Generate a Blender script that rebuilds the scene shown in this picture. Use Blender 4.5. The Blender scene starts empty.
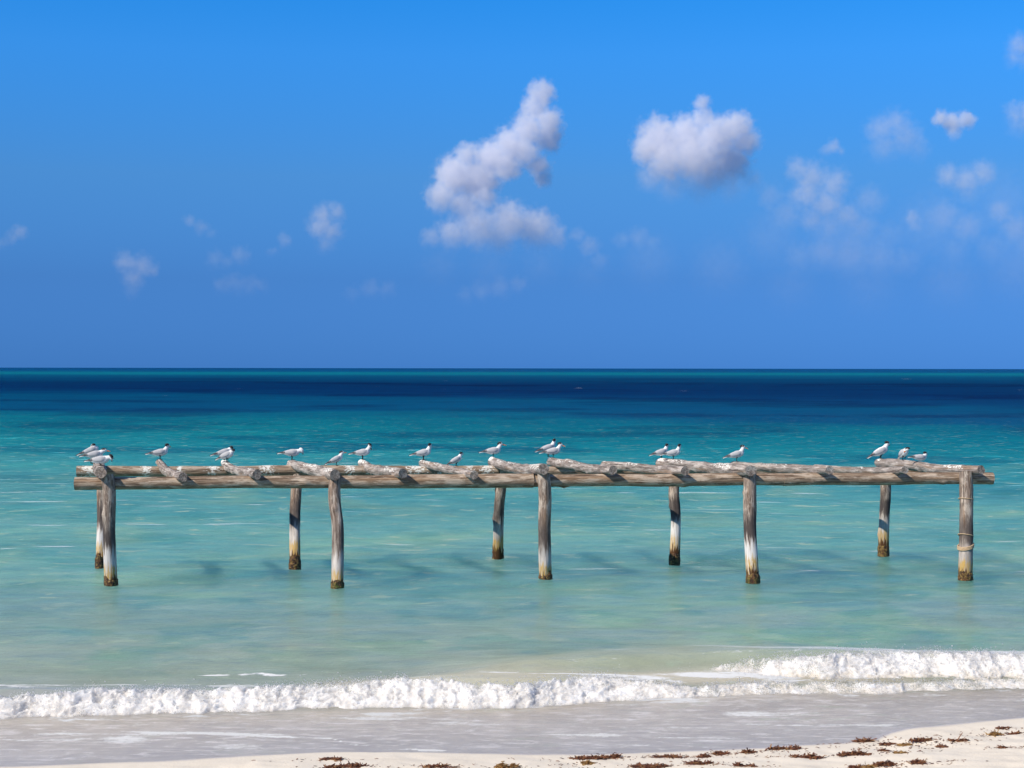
import bpy, bmesh, math
import numpy as np
from mathutils import Vector, Matrix, kdtree

scene = bpy.context.scene
COL = scene.collection
R = math.radians
rng = np.random.default_rng(7)

# ------------------------------------------------------------------ camera
W, H = 1024, 768
F = 1610.0                                   # focal length in pixels
CAMZ = 3.1
PITCH = math.atan(15.8 / F)
ROLL = 0.0015
fwd = Vector((0, math.cos(PITCH), -math.sin(PITCH)))
r0 = Vector((1, 0, 0))
u0 = r0.cross(fwd)
right = (r0 * math.cos(ROLL) + u0 * math.sin(ROLL)).normalized()
up = right.cross(fwd).normalized()
CAM = Vector((0, 0, CAMZ))
cam_data = bpy.data.cameras.new('camera')
cam = bpy.data.objects.new('camera', cam_data)
COL.objects.link(cam)
cam.matrix_world = Matrix.Translation(CAM) @ Matrix((right, up, -fwd)).transposed().to_4x4()
cam_data.sensor_width = 36
cam_data.lens = 36 * F / W
cam_data.clip_start = 0.1
cam_data.clip_end = 120000
scene.camera = cam

def ray(px, py):
    return (fwd + right * ((px - W / 2) / F) - up * ((py - H / 2) / F))

def unp(px, py, d):
    """point seen at a pixel, at distance y = d from the beach line of the camera"""
    v = ray(px, py)
    return CAM + v * (d / v.y)

def proj(p):
    q = Vector(p) - CAM
    z = q.dot(fwd)
    return (W / 2 + F * q.dot(right) / z, H / 2 - F * q.dot(up) / z)

# ------------------------------------------------------------------ world and sun
SUN_DIR = Vector((-0.62, -0.42, 0.66)).normalized()     # towards the sun
SUN_EL = math.asin(SUN_DIR.z)
SUN_AZ = math.atan2(SUN_DIR.x, SUN_DIR.y)
world = bpy.data.worlds.new('World')
scene.world = world
world.use_nodes = True
nt = world.node_tree
bg = nt.nodes['Background']
sky = nt.nodes.new('ShaderNodeTexSky')
sky.sky_type = 'NISHITA'
sky.sun_disc = False
sky.sun_elevation = SUN_EL
sky.sun_rotation = SUN_AZ
sky.dust_density = 0
sky.ozone_density = 3
tc = nt.nodes.new('ShaderNodeTexCoord')
sep = nt.nodes.new('ShaderNodeSeparateXYZ')
nt.links.new(tc.outputs['Generated'], sep.inputs[0])
ramp = nt.nodes.new('ShaderNodeValToRGB')
ramp.color_ramp.interpolation = 'LINEAR'
SKY_TINT = [(0.0, (.066, .266, 1.07)), (.055, (.122, .340, .92)), (.117, (.218, .56, 1.06)),
            (.19, (.19, .80, 1.50)), (.223, (.13, .83, 1.58)), (.4, (.40, .70, 1.05)), (1.0, (.62, .72, .82))]
el = ramp.color_ramp.elements
while len(el) < len(SKY_TINT):
    el.new(0.5)
for e, (p, c) in zip(el, SKY_TINT):
    e.position = p
    e.color = (*c, 1)
nt.links.new(sep.outputs['Z'], ramp.inputs[0])
mul = nt.nodes.new('ShaderNodeMix')
mul.data_type = 'RGBA'
mul.blend_type = 'MULTIPLY'
mul.inputs[0].default_value = 1
nt.links.new(sky.outputs[0], mul.inputs[6])
nt.links.new(ramp.outputs[0], mul.inputs[7])
nt.links.new(mul.outputs[2], bg.inputs[0])
bg.inputs[1].default_value = 0.1

sun_data = bpy.data.lights.new('sun', 'SUN')
sun_data.energy = 5.0
sun_data.angle = R(0.5)
sun_data.color = (1, 0.92, 0.79)
sun = bpy.data.objects.new('sun', sun_data)
COL.objects.link(sun)
sun.rotation_euler = (-SUN_DIR).to_track_quat('-Z', 'Y').to_euler()
sun.location = SUN_DIR * 40

scene.view_settings.view_transform = 'Standard'
scene.view_settings.look = 'None'
scene.view_settings.exposure = 0
scene.view_settings.gamma = 1
scene.cycles.volume_bounces = 10
scene.cycles.max_bounces = 12
scene.cycles.caustics_reflective = False
scene.cycles.caustics_refractive = False

# ------------------------------------------------------------------ numeric helpers
def hash3(ix, iy, iz, seed):
    n = (ix.astype(np.int64) * 374761393 + iy.astype(np.int64) * 668265263 + iz.astype(np.int64) * 2147483647 // 3 + seed * 974711) & 0xffffffff
    n = ((n ^ (n >> 13)) * 1274126177) & 0xffffffff
    n = ((n ^ (n >> 16)) * 2246822519) & 0xffffffff
    return ((n ^ (n >> 15)) & 0xffff) / 65535.0

def vnoise(x, y, z, seed=0):
    """smooth lattice noise in -1..1"""
    x = np.asarray(x, float); y = np.asarray(y, float) + 0 * x; z = np.asarray(z, float) + 0 * x
    fx, fy, fz = np.floor(x), np.floor(y), np.floor(z)
    tx, ty, tz = x - fx, y - fy, z - fz
    tx = tx * tx * (3 - 2 * tx); ty = ty * ty * (3 - 2 * ty); tz = tz * tz * (3 - 2 * tz)
    out = 0
    for dx in (0, 1):
        for dy in (0, 1):
            for dz in (0, 1):
                w = (tx if dx else 1 - tx) * (ty if dy else 1 - ty) * (tz if dz else 1 - tz)
                out = out + w * hash3(fx + dx, fy + dy, fz + dz, seed)
    return out * 2 - 1

def fbm(x, y, z=0.0, oct=4, seed=0, gain=0.5):
    s = 0; a = 1; t = 0; f = 1
    for o in range(oct):
        s = s + a * vnoise(np.asarray(x) * f, np.asarray(y) * f, np.asarray(z) * f, seed + o * 17)
        t += a; a *= gain; f *= 2.03
    return s / t

def sstep(a, b, x):
    t = np.clip((x - a) / (b - a), 0, 1)
    return t * t * (3 - 2 * t)

def lin(c):
    c = np.asarray(c, float) / 255
    return np.where(c <= .04045, c / 12.92, ((c + .055) / 1.055) ** 2.4)

def mesh_obj(name, verts, faces, mat=None, parent=None, smooth=True):
    me = bpy.data.meshes.new(name)
    me.from_pydata([tuple(v) for v in verts], [], [tuple(f) for f in faces])
    return finish(name, me, mat, parent, smooth)

def grid_obj(name, P, mat, parent=None, smooth=True):
    """P: (rows, cols, 3) array of points"""
    nr, nc = P.shape[:2]
    me = bpy.data.meshes.new(name)
    idx = np.arange(nr * nc).reshape(nr, nc)
    q = np.stack([idx[:-1, :-1], idx[:-1, 1:], idx[1:, 1:], idx[1:, :-1]], -1).reshape(-1, 4)
    me.vertices.add(nr * nc)
    me.vertices.foreach_set('co', P.reshape(-1).astype(np.float32))
    me.loops.add(q.size)
    me.loops.foreach_set('vertex_index', q.reshape(-1).astype(np.int32))
    me.polygons.add(len(q))
    me.polygons.foreach_set('loop_start', (np.arange(len(q)) * 4).astype(np.int32))
    me.update(calc_edges=True)
    return finish(name, me, mat, parent, smooth)

def finish(name, me, mat, parent, smooth):
    if smooth:
        me.polygons.foreach_set('use_smooth', np.ones(len(me.polygons), bool))
    if mat:
        for m in (mat if isinstance(mat, (list, tuple)) else [mat]):
            me.materials.append(m)
    o = bpy.data.objects.new(name, me)
    COL.objects.link(o)
    if parent:
        o.parent = parent
    return o

def attr(o, name, data, kind='FLOAT'):
    a = o.data.attributes.new(name, {'FLOAT': 'FLOAT', 'VEC': 'FLOAT_VECTOR', 'COL': 'FLOAT_COLOR'}[kind], 'POINT')
    data = np.asarray(data, np.float32)
    if kind == 'FLOAT':
        a.data.foreach_set('value', data.reshape(-1))
    elif kind == 'VEC':
        a.data.foreach_set('vector', data.reshape(-1))
    else:
        if data.shape[-1] == 3:
            data = np.concatenate([data, np.ones(data.shape[:-1] + (1,), np.float32)], -1)
        a.data.foreach_set('color', data.reshape(-1))

def tag(o, label=None, cat=None, group=None, kind=None):
    if label: o['label'] = label
    if cat: o['category'] = cat
    if group: o['group'] = group
    if kind: o['kind'] = kind
    return o

def empty(name, loc=(0, 0, 0)):
    o = bpy.data.objects.new(name, None)
    o.empty_display_size = 0.2
    o.location = loc
    COL.objects.link(o)
    return o

class NT:
    """short-hand for building a material's nodes"""
    def __init__(self, name):
        self.m = bpy.data.materials.new(name)
        self.m.use_nodes = True
        self.t = self.m.node_tree
        self.t.nodes.clear()
        self.out = self.n('ShaderNodeOutputMaterial')
    def n(self, typ, **kw):
        nd = self.t.nodes.new(typ)
        for k, v in kw.items():
            setattr(nd, k, v)
        return nd
    def put(self, sock, v):
        if isinstance(v, bpy.types.NodeSocket):
            self.t.links.new(v, sock)
        elif v is not None:
            if hasattr(sock.default_value, '__len__') and len(sock.default_value) == 4 and len(v) == 3:
                v = (*v, 1)
            sock.default_value = v
    def attr(self, name, out='Fac'):
        return self.n('ShaderNodeAttribute', attribute_name=name).outputs[out]
    def math(self, op, a, b=0.0, c=None, clamp=False):
        nd = self.n('ShaderNodeMath', operation=op, use_clamp=clamp)
        self.put(nd.inputs[0], a); self.put(nd.inputs[1], b)
        if c is not None: self.put(nd.inputs[2], c)
        return nd.outputs[0]
    def noise(self, vec, scale, detail=4, rough=.55, dist=0.0, out='Fac'):
        nd = self.n('ShaderNodeTexNoise')
        self.put(nd.inputs['Vector'], vec)
        nd.inputs['Scale'].default_value = scale
        nd.inputs['Detail'].default_value = detail
        nd.inputs['Roughness'].default_value = rough
        nd.inputs['Distortion'].default_value = dist
        return nd.outputs[out]
    def scale(self, vec, s):
        nd = self.n('ShaderNodeMapping')
        self.put(nd.inputs['Vector'], vec)
        nd.inputs['Scale'].default_value = s
        return nd.outputs[0]
    def mix(self, f, a, b, blend='MIX'):
        nd = self.n('ShaderNodeMix', data_type='RGBA', blend_type=blend)
        self.put(nd.inputs[0], f); self.put(nd.inputs[6], a); self.put(nd.inputs[7], b)
        return nd.outputs[2]
    def ramp(self, f, stops):
        nd = self.n('ShaderNodeValToRGB')
        e = nd.color_ramp.elements
        while len(e) < len(stops): e.new(.5)
        for el_, (p, c) in zip(e, stops):
            el_.position = p
            el_.color = (c, c, c, 1) if isinstance(c, (int, float)) else (*c, 1)
        self.put(nd.inputs[0], f)
        return nd.outputs[0]
    def remap(self, v, a, b, c=0.0, d=1.0, smooth=True):
        nd = self.n('ShaderNodeMapRange', interpolation_type='SMOOTHSTEP' if smooth else 'LINEAR')
        self.put(nd.inputs[0], v)
        for i, x in enumerate((a, b, c, d)): self.put(nd.inputs[i + 1], x)
        return nd.outputs[0]
    def bump(self, h, strength=.5, dist=.02, normal=None):
        nd = self.n('ShaderNodeBump')
        self.put(nd.inputs['Height'], h)
        self.put(nd.inputs['Strength'], strength)
        nd.inputs['Distance'].default_value = dist
        if normal is not None: self.put(nd.inputs['Normal'], normal)
        return nd.outputs[0]
    def principled(self, **kw):
        nd = self.n('ShaderNodeBsdfPrincipled')
        for k, v in kw.items():
            self.put(nd.inputs[k.replace('_', ' ')], v)
        self.t.links.new(nd.outputs[0], self.out.inputs[0])
        return nd
    def pos(self):
        return self.n('ShaderNodeNewGeometry').outputs['Position']

# ------------------------------------------------------------------ shoreline
def hz(px):
    return 368.2 + (px - 512) * ROLL
def ground_d(px, py, z=0.0):
    return (CAMZ - z) * F / (py - hz(px))

def curve_from_pixels(pts, z=0.0):
    """pixel outline on level z -> (x array, y array) in metres, x rising"""
    xs, ys = [], []
    for px, py in pts:
        v = ray(px, py)
        t = (z - CAMZ) / v.z
        xs.append(v.x * t); ys.append(v.y * t)
    return np.array(xs), np.array(ys)

SHORE_PX = [(0, 766), (80, 763), (160, 760), (250, 755), (330, 751), (420, 751), (512, 753), (600, 753.5), (700, 750),
            (780, 746), (840, 743), (876, 739), (890, 732), (906, 728), (950, 724), (1024, 717)]
sx, sy = curve_from_pixels(SHORE_PX)
def shore(x):
    y = np.interp(x, sx, sy)
    y = np.where(x < sx[0], sy[0] + (x - sx[0]) * 0.06, y)
    y = np.where(x > sx[-1], sy[-1] + (x - sx[-1]) * 0.10, y)
    return y

# near breaker: foot line and height, far breaker on the right
f1x, f1y = curve_from_pixels([(0, 720), (128, 718), (256, 715), (400, 710), (512, 706), (640, 700), (720, 696), (800, 694), (900, 693), (1024, 691)])
f2x, f2y = curve_from_pixels([(480, 690), (560, 684), (640, 681), (700, 679), (768, 679), (850, 680), (930, 683), (1024, 684)])
def line1(x):
    return np.interp(x, f1x, f1y) + np.where(x < f1x[0], (x - f1x[0]) * .05, 0) + np.where(x > f1x[-1], (x - f1x[-1]) * .05, 0)
def line2(x):
    return np.interp(x, f2x, f2y) + np.where(x > f2x[-1], (x - f2x[-1]) * -.03, 0) + np.where(x < f2x[0], (f2x[0] - x) * .25, 0)
def h1(x):          # height of the near breaker along the beach
    return np.interp(x, [-12, -4.6, -3, -1.5, -.8, 0.2, 1.2, 2.0, 2.8, 5, 12], [.20, .215, .18, .18, .22, .20, .14, .10, .075, .07, .09])
def h2(x):
    return np.interp(x, [-3, -1.2, 0.2, 1.0, 1.8, 2.4, 3.2, 4.2, 5.3, 12], [0, .02, .14, .16, .17, .20, .22, .20, .21, .20])

# ------------------------------------------------------------------ sea surface
def swell(x, y):
    """height of the open water: wind ripples, long low swell and the two breaking waves"""
    z = 0 * x
    r = np.random.default_rng(3)
    away = np.clip((y - shore(x)) / 4.5, 0, 1)
    for lam, n, s in ((.55, 10, .013), (.9, 10, .014), (1.5, 8, .016), (2.6, 6, .013), (5.0, 4, .010)):
        for k in range(n):
            ang = r.normal(0, .55) + math.pi / 2
            l_ = lam * r.uniform(.8, 1.25)
            kk = 2 * math.pi / l_
            a = s * l_ / (2 * math.pi) * r.uniform(.6, 1.2)
            z = z + a * np.sin(kk * (np.cos(ang) * x + np.sin(ang) * y) + r.uniform(0, 6.28) + 1.3 * vnoise(x / (3 * lam), y / (3 * lam), 0.0, k))
    z = z * (0.12 + .88 * away ** 1.5)
    # low swell lines running in under the pier
    wob = 0.5 * vnoise(x / 5, y / 9, 0, 91)
    for yc, a, wd in ((18.6, .025, .6), (20.6, .03, .7), (23.7, .06, .9), (26.6, .08, 1.1), (30.5, .05, 1.2)):
        d = (y - yc + wob + .05 * x * (.5 if yc > 24 else -.3))
        d = d / np.where(d < 0, wd * .45, wd)
        z = z + a * (.55 + .45 * vnoise(x / 4, yc, 0, 5)) * np.exp(-d * d)
    # body of the breakers
    d1 = (y - (line1(x) + .62)) / np.where(y < line1(x) + .62, .30, .62)
    z = z + (h1(x) - .05) * np.exp(-d1 * d1)
    d2 = (y - (line2(x) + .72)) / np.where(y < line2(x) + .72, .34, .7)
    z = z + h2(x) * .85 * np.exp(-d2 * d2)
    return z

rows = list(np.arange(11.5, 13.0, .05)) + list(np.arange(13.0, 18.5, .028)) + list(np.arange(18.5, 36, .05))
y_ = rows[-1]
st = .05
while y_ < 40000:
    st = max(st, y_ * .0035) if y_ < 300 else y_ * .02
    y_ += st
    rows.append(y_)
rows = np.array(rows)
ncol = 460
u = np.linspace(-1, 1, ncol)
Wd = .40 * rows + 5.0
Wd = np.where(rows > 3000, Wd * (1 + (rows - 3000) / 20000), Wd)
X = u[None, :] * Wd[:, None]
Y = np.repeat(rows[:, None], ncol, 1)
near = Y < 120
Z = np.zeros_like(X)
nr_near = int((rows < 120).sum())
Z[:nr_near] = swell(X[:nr_near], Y[:nr_near])
fade = np.clip((110 - Y) / 70, 0, 1)
Z *= fade
SEA_Z = Z

# colour of the water itself: bare sand shallows -> sea-grass -> deep water -> far sand bar
PX_COL = [(768, (182, 178, 176)), (745, (178, 174, 176)), (722, (172, 170, 172)), (700, (150, 160, 152)), (676, (146, 160, 144)), (660, (142, 162, 146)),
          (640, (134, 160, 152)), (615, (122, 158, 154)), (590, (113, 159, 156)), (565, (106, 160, 158)), (540, (101, 163, 160)), (515, (93, 160, 160)),
          (490, (74, 152, 160)), (470, (52, 144, 157)), (455, (30, 134, 151)), (443, (14, 122, 142)), (432, (4, 112, 136)), (421, (0, 98, 130)),
          (416, (0, 76, 122)), (409, (0, 72, 120)), (403, (0, 74, 120)), (397, (0, 54, 106)), (391, (0, 42, 96)), (384, (0, 46, 98)), (379, (0, 66, 114)),
          (376.5, (2, 78, 124)), (375.2, (3, 94, 134)), (374.2, (6, 116, 146)), (372.9, (6, 114, 146)), (372.0, (2, 86, 138)), (370.6, (0, 72, 134)), (368.4, (0, 70, 134))]
cd = np.array([CAMZ * F / (p - 368.2) for p, c in PX_COL])
cc = np.array([lin(c) for p, c in PX_COL])
lr = np.log(np.maximum(Y, 1))
warp = (.10 + .10 * sstep(60, 120, Y)) * fbm(X / (.22 * Y + 2), lr * 5, 0, 4, 11) + .05 * fbm(X / (.05 * Y + .5), lr * 14, 3, 3, 23)
warp = warp * np.where(Y > 300, .25 + .25 * sstep(500, 1200, Y) * sstep(2600, 1500, Y), 1) * sstep(15, 19, Y) + (0.15 * X / (Y * .32)) * sstep(24, 60, Y) * sstep(450, 200, Y)
lY = lr + warp
TINT = np.stack([np.interp(lY, np.log(cd), cc[:, k]) for k in range(3)], -1)
# sand-laden pale patches and darker weed patches
pat = fbm(X / (.5 + .045 * Y), lr * 15, 0, 4, 41)
k = sstep(.02, .42, pat) * sstep(16, 18, Y) * sstep(62, 40, Y)
TINT = TINT + k[..., None] * (lin((132, 176, 146)) - TINT) * .40
pat3 = fbm(X / (.35 + .04 * Y) + 40, lr * 17, 9, 5, 47, .6)
k = sstep(.05, .32, pat3) * sstep(15.5, 17.5, Y) * sstep(60, 36, Y)
TINT = TINT * (1 - k[..., None] * np.array([.30, .14, .10]))
pat2 = fbm(X / (2 + Y * .09), lr * 9, 5, 5, 57, .6)
k = sstep(.0, .4, pat2) * sstep(28, 60, Y) * sstep(700, 300, Y)
TINT = TINT * (1 - .5 * k[..., None] * np.array([1, .8, .55]))
# unbroken wave of sandy green water to the left of the far breaker
ol = np.exp(-((Y - (line2(X) + .8)) / .6) ** 2) * sstep(-1.2, .2, X) * sstep(3.2, 1.6, X)
TINT = TINT + ol[..., None] * (lin((165, 172, 146)) - TINT) * .7
# thin sheet of wash over pale sand in front of the near breaker
k_ = sstep(.12, -.10, Y - line1(X))
f_ = np.clip((Y - shore(X)) / np.maximum(line1(X) - shore(X), .2), 0, 1)[..., None]
TINT = TINT + k_[..., None] * (lin((180, 173, 172)) * (1 - f_) + lin((200, 189, 182)) * f_ - TINT)
# brown sand stirred up at the foot of the breakers
b1 = np.exp(-((Y - (line1(X) - .05)) / .22) ** 2)
TINT = TINT + (b1 * .7)[..., None] * (lin((214, 202, 190)) - TINT)
b2 = np.exp(-((Y - (line1(X) + .85)) / .3) ** 2) * sstep(-.6, 1.0, X)
TINT = TINT + (b2 * .6)[..., None] * (lin((216, 202, 176)) - TINT)
b3 = np.exp(-((Y - (line1(X) + .85)) / .5) ** 2) * sstep(-2.2, -1.5, X) * sstep(.9, .1, X)
TINT = TINT + (b3 * .8)[..., None] * (lin((208, 198, 172)) - TINT)
gap = sstep(.25, .6, Y - line1(X)) * sstep(.25, -.1, Y - line2(X)) * sstep(.4, 1.6, X)
TINT = TINT + (gap * .8)[..., None] * (lin((220, 206, 182)) - TINT)

# flat foam lying on the water (0..1)
FO = 0 * X
thin = fbm(X / 1.1, Y / .20, 0, 5, 71, .6)
swz = sstep(0, .25, Y - shore(X)) * sstep(.05, -.35, Y - line1(X))
FO += .62 * swz * sstep(.0, .55, thin)
back = np.exp(-((Y - (line1(X) + 1.0)) / .55) ** 2)
FO += .8 * back * sstep(.02, .5, fbm(X / .9, Y / .35, 2, 5, 75, .6))
FO += .7 * np.exp(-((Y - (line1(X) + .9)) / .4) ** 2) * sstep(1.0, 2.6, X) * sstep(-.25, .35, fbm(X / .5, Y / .25, 4, 5, 76, .6))
FO += .75 * np.exp(-((Y - (line1(X) - .06)) / .14) ** 2) * sstep(-.15, .4, fbm(X / .4, Y / .16, 6, 5, 78, .65))
FO += .55 * gap * sstep(-.3, .3, fbm(X / .3, Y / .15, 6, 5, 79, .65))
# wash lines
def wash(pts, wd, amp):
    global FO
    wx, wy = curve_from_pixels(pts)
    yy = np.interp(X, wx, wy)
    inn = sstep(wx[0], wx[0] + .4, X) * sstep(wx[-1], wx[-1] - .4, X)
    nn = fbm(X / .30, Y / .4, 0, 4, 83, .65)
    FO += amp * inn * np.exp(-((Y - yy + .07 * nn) / wd) ** 2) * np.clip(.7 + .9 * fbm(X / .22, 0, 0, 3, 84), 0, 1.2)
wash([(100, 730), (190, 733), (240, 734), (290, 738), (330, 739), (348, 744), (372, 747), (430, 751), (480, 752)], .028, 1.0)
wash([(340, 741), (380, 745), (430, 747), (470, 748)], .012, .5)
wash([(0, 733), (60, 736), (120, 738), (200, 737)], .02, .35)
wash([(470, 752), (520, 754), (560, 753)], .015, .8)
wash([(180, 674), (235, 673), (258, 672), (275, 674), (330, 676)], .07, .75)
for q in range(7):
    x0_ = 480 + q * 60; y0_ = 706 + (q * 13) % 37
    wash([(x0_, y0_), (x0_ + 70, y0_ - 2), (x0_ + 150, y0_ - 1), (x0_ + 230, y0_ - 5)], .014, .45)
wash([(640, 655), (700, 655), (760, 654), (830, 655)], .05, .8)
FO += .5 * np.exp(-((Y - shore(X) - .02) / .02) ** 2) * sstep(.0, .5, vnoise(X / .8, 0, 0, 85))
# wet film thins to nothing at the shore
caps = 0 * X
wc = fbm(X / (.02 * Y + .3), lr * 60, 7, 3, 95)
caps = sstep(.62, .85, wc) * sstep(90, 200, Y) * sstep(900, 500, Y) * .5
FO = np.clip(FO + caps, 0, 1)

s = NT('sea_water')
P = s.pos()
tint = s.attr('tint', 'Color')
n1 = s.noise(s.scale(P, (1.1, 1.9, 1)), 1.0, 6, .65)
n2 = s.noise(s.scale(P, (.10, .16, 1)), 1.0, 8, .68)
sw = s.noise(s.scale(P, (3.6, 12, 1)), 1.0, 6, .7, .8)
mod = s.math('MULTIPLY_ADD', s.math('SUBTRACT', n1, .5), .75, 1.0)
mod2 = s.math('MULTIPLY_ADD', s.math('SUBTRACT', n2, .5), .85, mod)
hue = s.mix(s.remap(n2, .45, .75), (1, 1, 1), (1.10, 1.02, .88))
colr = s.mix(1.0, s.mix(1.0, tint, hue, 'MULTIPLY'), mod2, 'MULTIPLY')
mid = s.attr('rip')
fl = s.noise(s.scale(P, (1.5, 2.9, 1)), 1.0, 4, .6, .4)
colr = s.mix(s.math('MULTIPLY', s.remap(fl, .58, .70, 0, .8), mid), colr, (.30, .40, .26))  # pale streak highlights of the wavelets, painted into the water colour
colr = s.mix(s.math('MULTIPLY', s.remap(fl, .46, .34, 0, .45), mid), colr, s.mix(1.0, colr, (.62, .80, .86), 'MULTIPLY'))  # dark wavelet shading, likewise put into the colour
swash = s.attr('swash')
colr = s.mix(s.math('MULTIPLY', swash, s.remap(sw, .50, .68)), colr, (.74, .68, .65))
colr = s.mix(s.math('MULTIPLY', swash, s.remap(sw, .48, .34, 0, .6)), colr, (.33, .30, .30))
fo = s.attr('foam')
lace = s.noise(s.scale(P, (14, 26, 14)), 1.0, 5, .65)
fmask = s.remap(s.math('ADD', fo, s.math('MULTIPLY', s.math('SUBTRACT', lace, .5), .9)), .32, .72)
fmask = s.math('MULTIPLY', fmask, s.remap(fo, .02, .12))
colf = s.mix(fmask, colr, (.80, .80, .78))
h = s.noise(s.scale(P, (5, 8, 5)), 1.0, 5, .65)
hb = s.noise(s.scale(P, (1.1, 3.4, 1)), 1.0, 5, .6)
nb = s.bump(h, s.attr('rip'), .05)
nb = s.bump(hb, s.attr('rip2'), .16, nb)
hc = s.noise(s.scale(P, (.30, .55, 1)), 1.0, 6, .7)
nb = s.bump(hc, s.attr('rip3'), .8, nb)
dif = s.n('ShaderNodeBsdfPrincipled')           # cloudy water: light spreads sideways under the surface
s.put(dif.inputs['Base Color'], colf); s.put(dif.inputs['Normal'], nb)
dif.inputs['Specular IOR Level'].default_value = 0
dif.inputs['Roughness'].default_value = 1
dif.inputs['Subsurface Weight'].default_value = 1
dif.inputs['Subsurface Radius'].default_value = (1.0, 1.0, 1.0)
dif.inputs['Subsurface Scale'].default_value = 14.0
glo = s.n('ShaderNodeBsdfGlossy')
glo.inputs['Roughness'].default_value = .09
s.put(glo.inputs['Normal'], nb)
fr = s.n('ShaderNodeFresnel')
fr.inputs['IOR'].default_value = 1.33
s.put(fr.inputs['Normal'], nb)
fac = s.math('MULTIPLY', fr.outputs[0], s.attr('shine'))
fac = s.math('MULTIPLY', fac, s.math('SUBTRACT', 1.0, fmask))
mx = s.n('ShaderNodeMixShader')
s.put(mx.inputs[0], fac)
s.t.links.new(dif.outputs[0], mx.inputs[1]); s.t.links.new(glo.outputs[0], mx.inputs[2])
s.t.links.new(mx.outputs[0], s.out.inputs[0])
MAT_SEA = s.m

sea = grid_obj('sea', np.stack([X, Y, Z], -1), MAT_SEA)
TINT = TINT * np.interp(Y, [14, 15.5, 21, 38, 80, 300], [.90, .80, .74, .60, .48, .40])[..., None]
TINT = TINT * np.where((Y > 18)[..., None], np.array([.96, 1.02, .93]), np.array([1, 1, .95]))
attr(sea, 'tint', np.clip(TINT, 0, 1), 'COL')
attr(sea, 'foam', FO)
attr(sea, 'shine', np.interp(Y, [12, 15, 19, 26, 45, 80, 200, 2000], [.60, .58, .66, .60, .38, .30, .18, .12]))
attr(sea, 'swash', sstep(0, .12, Y - shore(X)) * sstep(.15, -.1, Y - line1(X)))
attr(sea, 'rip3', np.interp(Y, [15, 30, 60, 300, 2000], [0, .12, .5, .8, .5]))
attr(sea, 'rip', np.interp(Y, [12.5, 14, 16, 30, 60, 120], [.15, .35, .5, .8, .45, .0]))
attr(sea, 'rip2', np.interp(Y, [12.5, 14, 16, 30, 120, 600, 3000], [.04, .10, .18, .40, .8, .7, .3]))
tag(sea, 'calm turquoise sea deepening to navy blue at the horizon', 'sea', kind='structure')

def sea_z(x, y):
    return float(swell(np.array([[x]]), np.array([[y]]))[0, 0])

# ------------------------------------------------------------------ beach
def sand_h(x, y):
    d = shore(x) - y
    base = np.where(d > 0, .075 * d, .055 * d)
    am = sstep(-.05, .5, d)
    n = .024 * fbm(x / .5, y / .4, 0, 3, 131) + .012 * fbm(x / .16, y / .14, 0, 3, 133)
    return base + n * am
bx = np.concatenate([np.linspace(-140, -8.2, 28), np.arange(-8, 8, .035), np.linspace(8.2, 140, 28)])
by = np.concatenate([np.linspace(-90, 9.6, 40), np.arange(9.8, 15.4, .03), np.linspace(15.6, 60, 24)])
BX, BY = np.meshgrid(bx, by)
BZ = sand_h(BX, BY)
BZ = np.where(BY < 6, np.minimum(BZ, 1.1 + .01 * (6 - BY)), BZ)
s = NT('coral_sand')
P = s.pos()
g1 = s.noise(P, 3.0, 5, .6)
g2 = s.noise(P, 260.0, 2, .6)
speck = s.remap(s.noise(P, 60, 3, .6), .66, .72)
c = s.mix(g1, (.92, .85, .74), (.86, .76, .62))
c = s.mix(s.math('MULTIPLY', g2, .35), c, (.52, .42, .32))
c = s.mix(s.math('MULTIPLY', speck, .55), c, (.25, .16, .09))
wet = s.attr('wet')
c = s.mix(wet, c, (.50, .45, .42))
nb = s.bump(s.noise(P, 40, 5, .65), .35, .02)
nb = s.bump(g2, .3, .004, nb)
s.principled(Base_Color=c, Roughness=s.remap(wet, 0, 1, .9, .25), Normal=nb, Specular_IOR_Level=s.remap(wet, 0, 1, .1, .5))
beach = grid_obj('beach', np.stack([BX, BY, BZ], -1), s.m)
attr(beach, 'wet', sstep(.12, .0, shore(BX) - BY + .04 * fbm(BX / .4, BY / .3, 0, 3, 9)))
tag(beach, 'pale coral sand beach with a strand line of weed', 'beach', kind='structure')

# ------------------------------------------------------------------ surf foam
def foam_mat(name):
    s = NT(name)
    P = s.pos()
    n = s.noise(P, 8, 7, .7)
    n2 = s.noise(P, 45, 5, .65)
    c = s.mix(s.remap(s.math('ADD', s.math('MULTIPLY', n, .6), s.math('MULTIPLY', n2, .4)), .44, .60), (.88, .87, .865), (.70, .69, .69))
    hole = s.noise(P, 95, 4, .7)
    lc = s.attr('lacy')
    alpha = s.remap(hole, s.math('SUBTRACT', lc, .07), s.math('ADD', lc, .07))
    sandy = s.attr('sandy')
    c = s.mix(s.math('MULTIPLY', sandy, s.remap(n, .34, .56)), c, (.68, .60, .48))
    nb = s.bump(n2, .5, .03)
    s.principled(Base_Color=c, Roughness=.7, Normal=nb, Alpha=alpha, Subsurface_Weight=.8, Subsurface_Radius=(.14, .15, .16), Subsurface_Scale=1.0, Specular_IOR_Level=.3)
    return s.m
MAT_FOAM = foam_mat('sea_foam')

def billow(x, y, z, seed):
    """cauliflower-like lumps"""
    a = 1 - np.abs(vnoise(x, y, z, seed))
    b = 1 - np.abs(vnoise(x * 2.3, y * 2.3, z * 2.3, seed + 5))
    c = 1 - np.abs(vnoise(x * 5.1, y * 5.1, z * 5.1, seed + 9))
    d = 1 - np.abs(vnoise(x * 11, y * 11, z * 11, seed + 13))
    return (a * .45 + b * .28 + c * .17 + d * .10)

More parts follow.
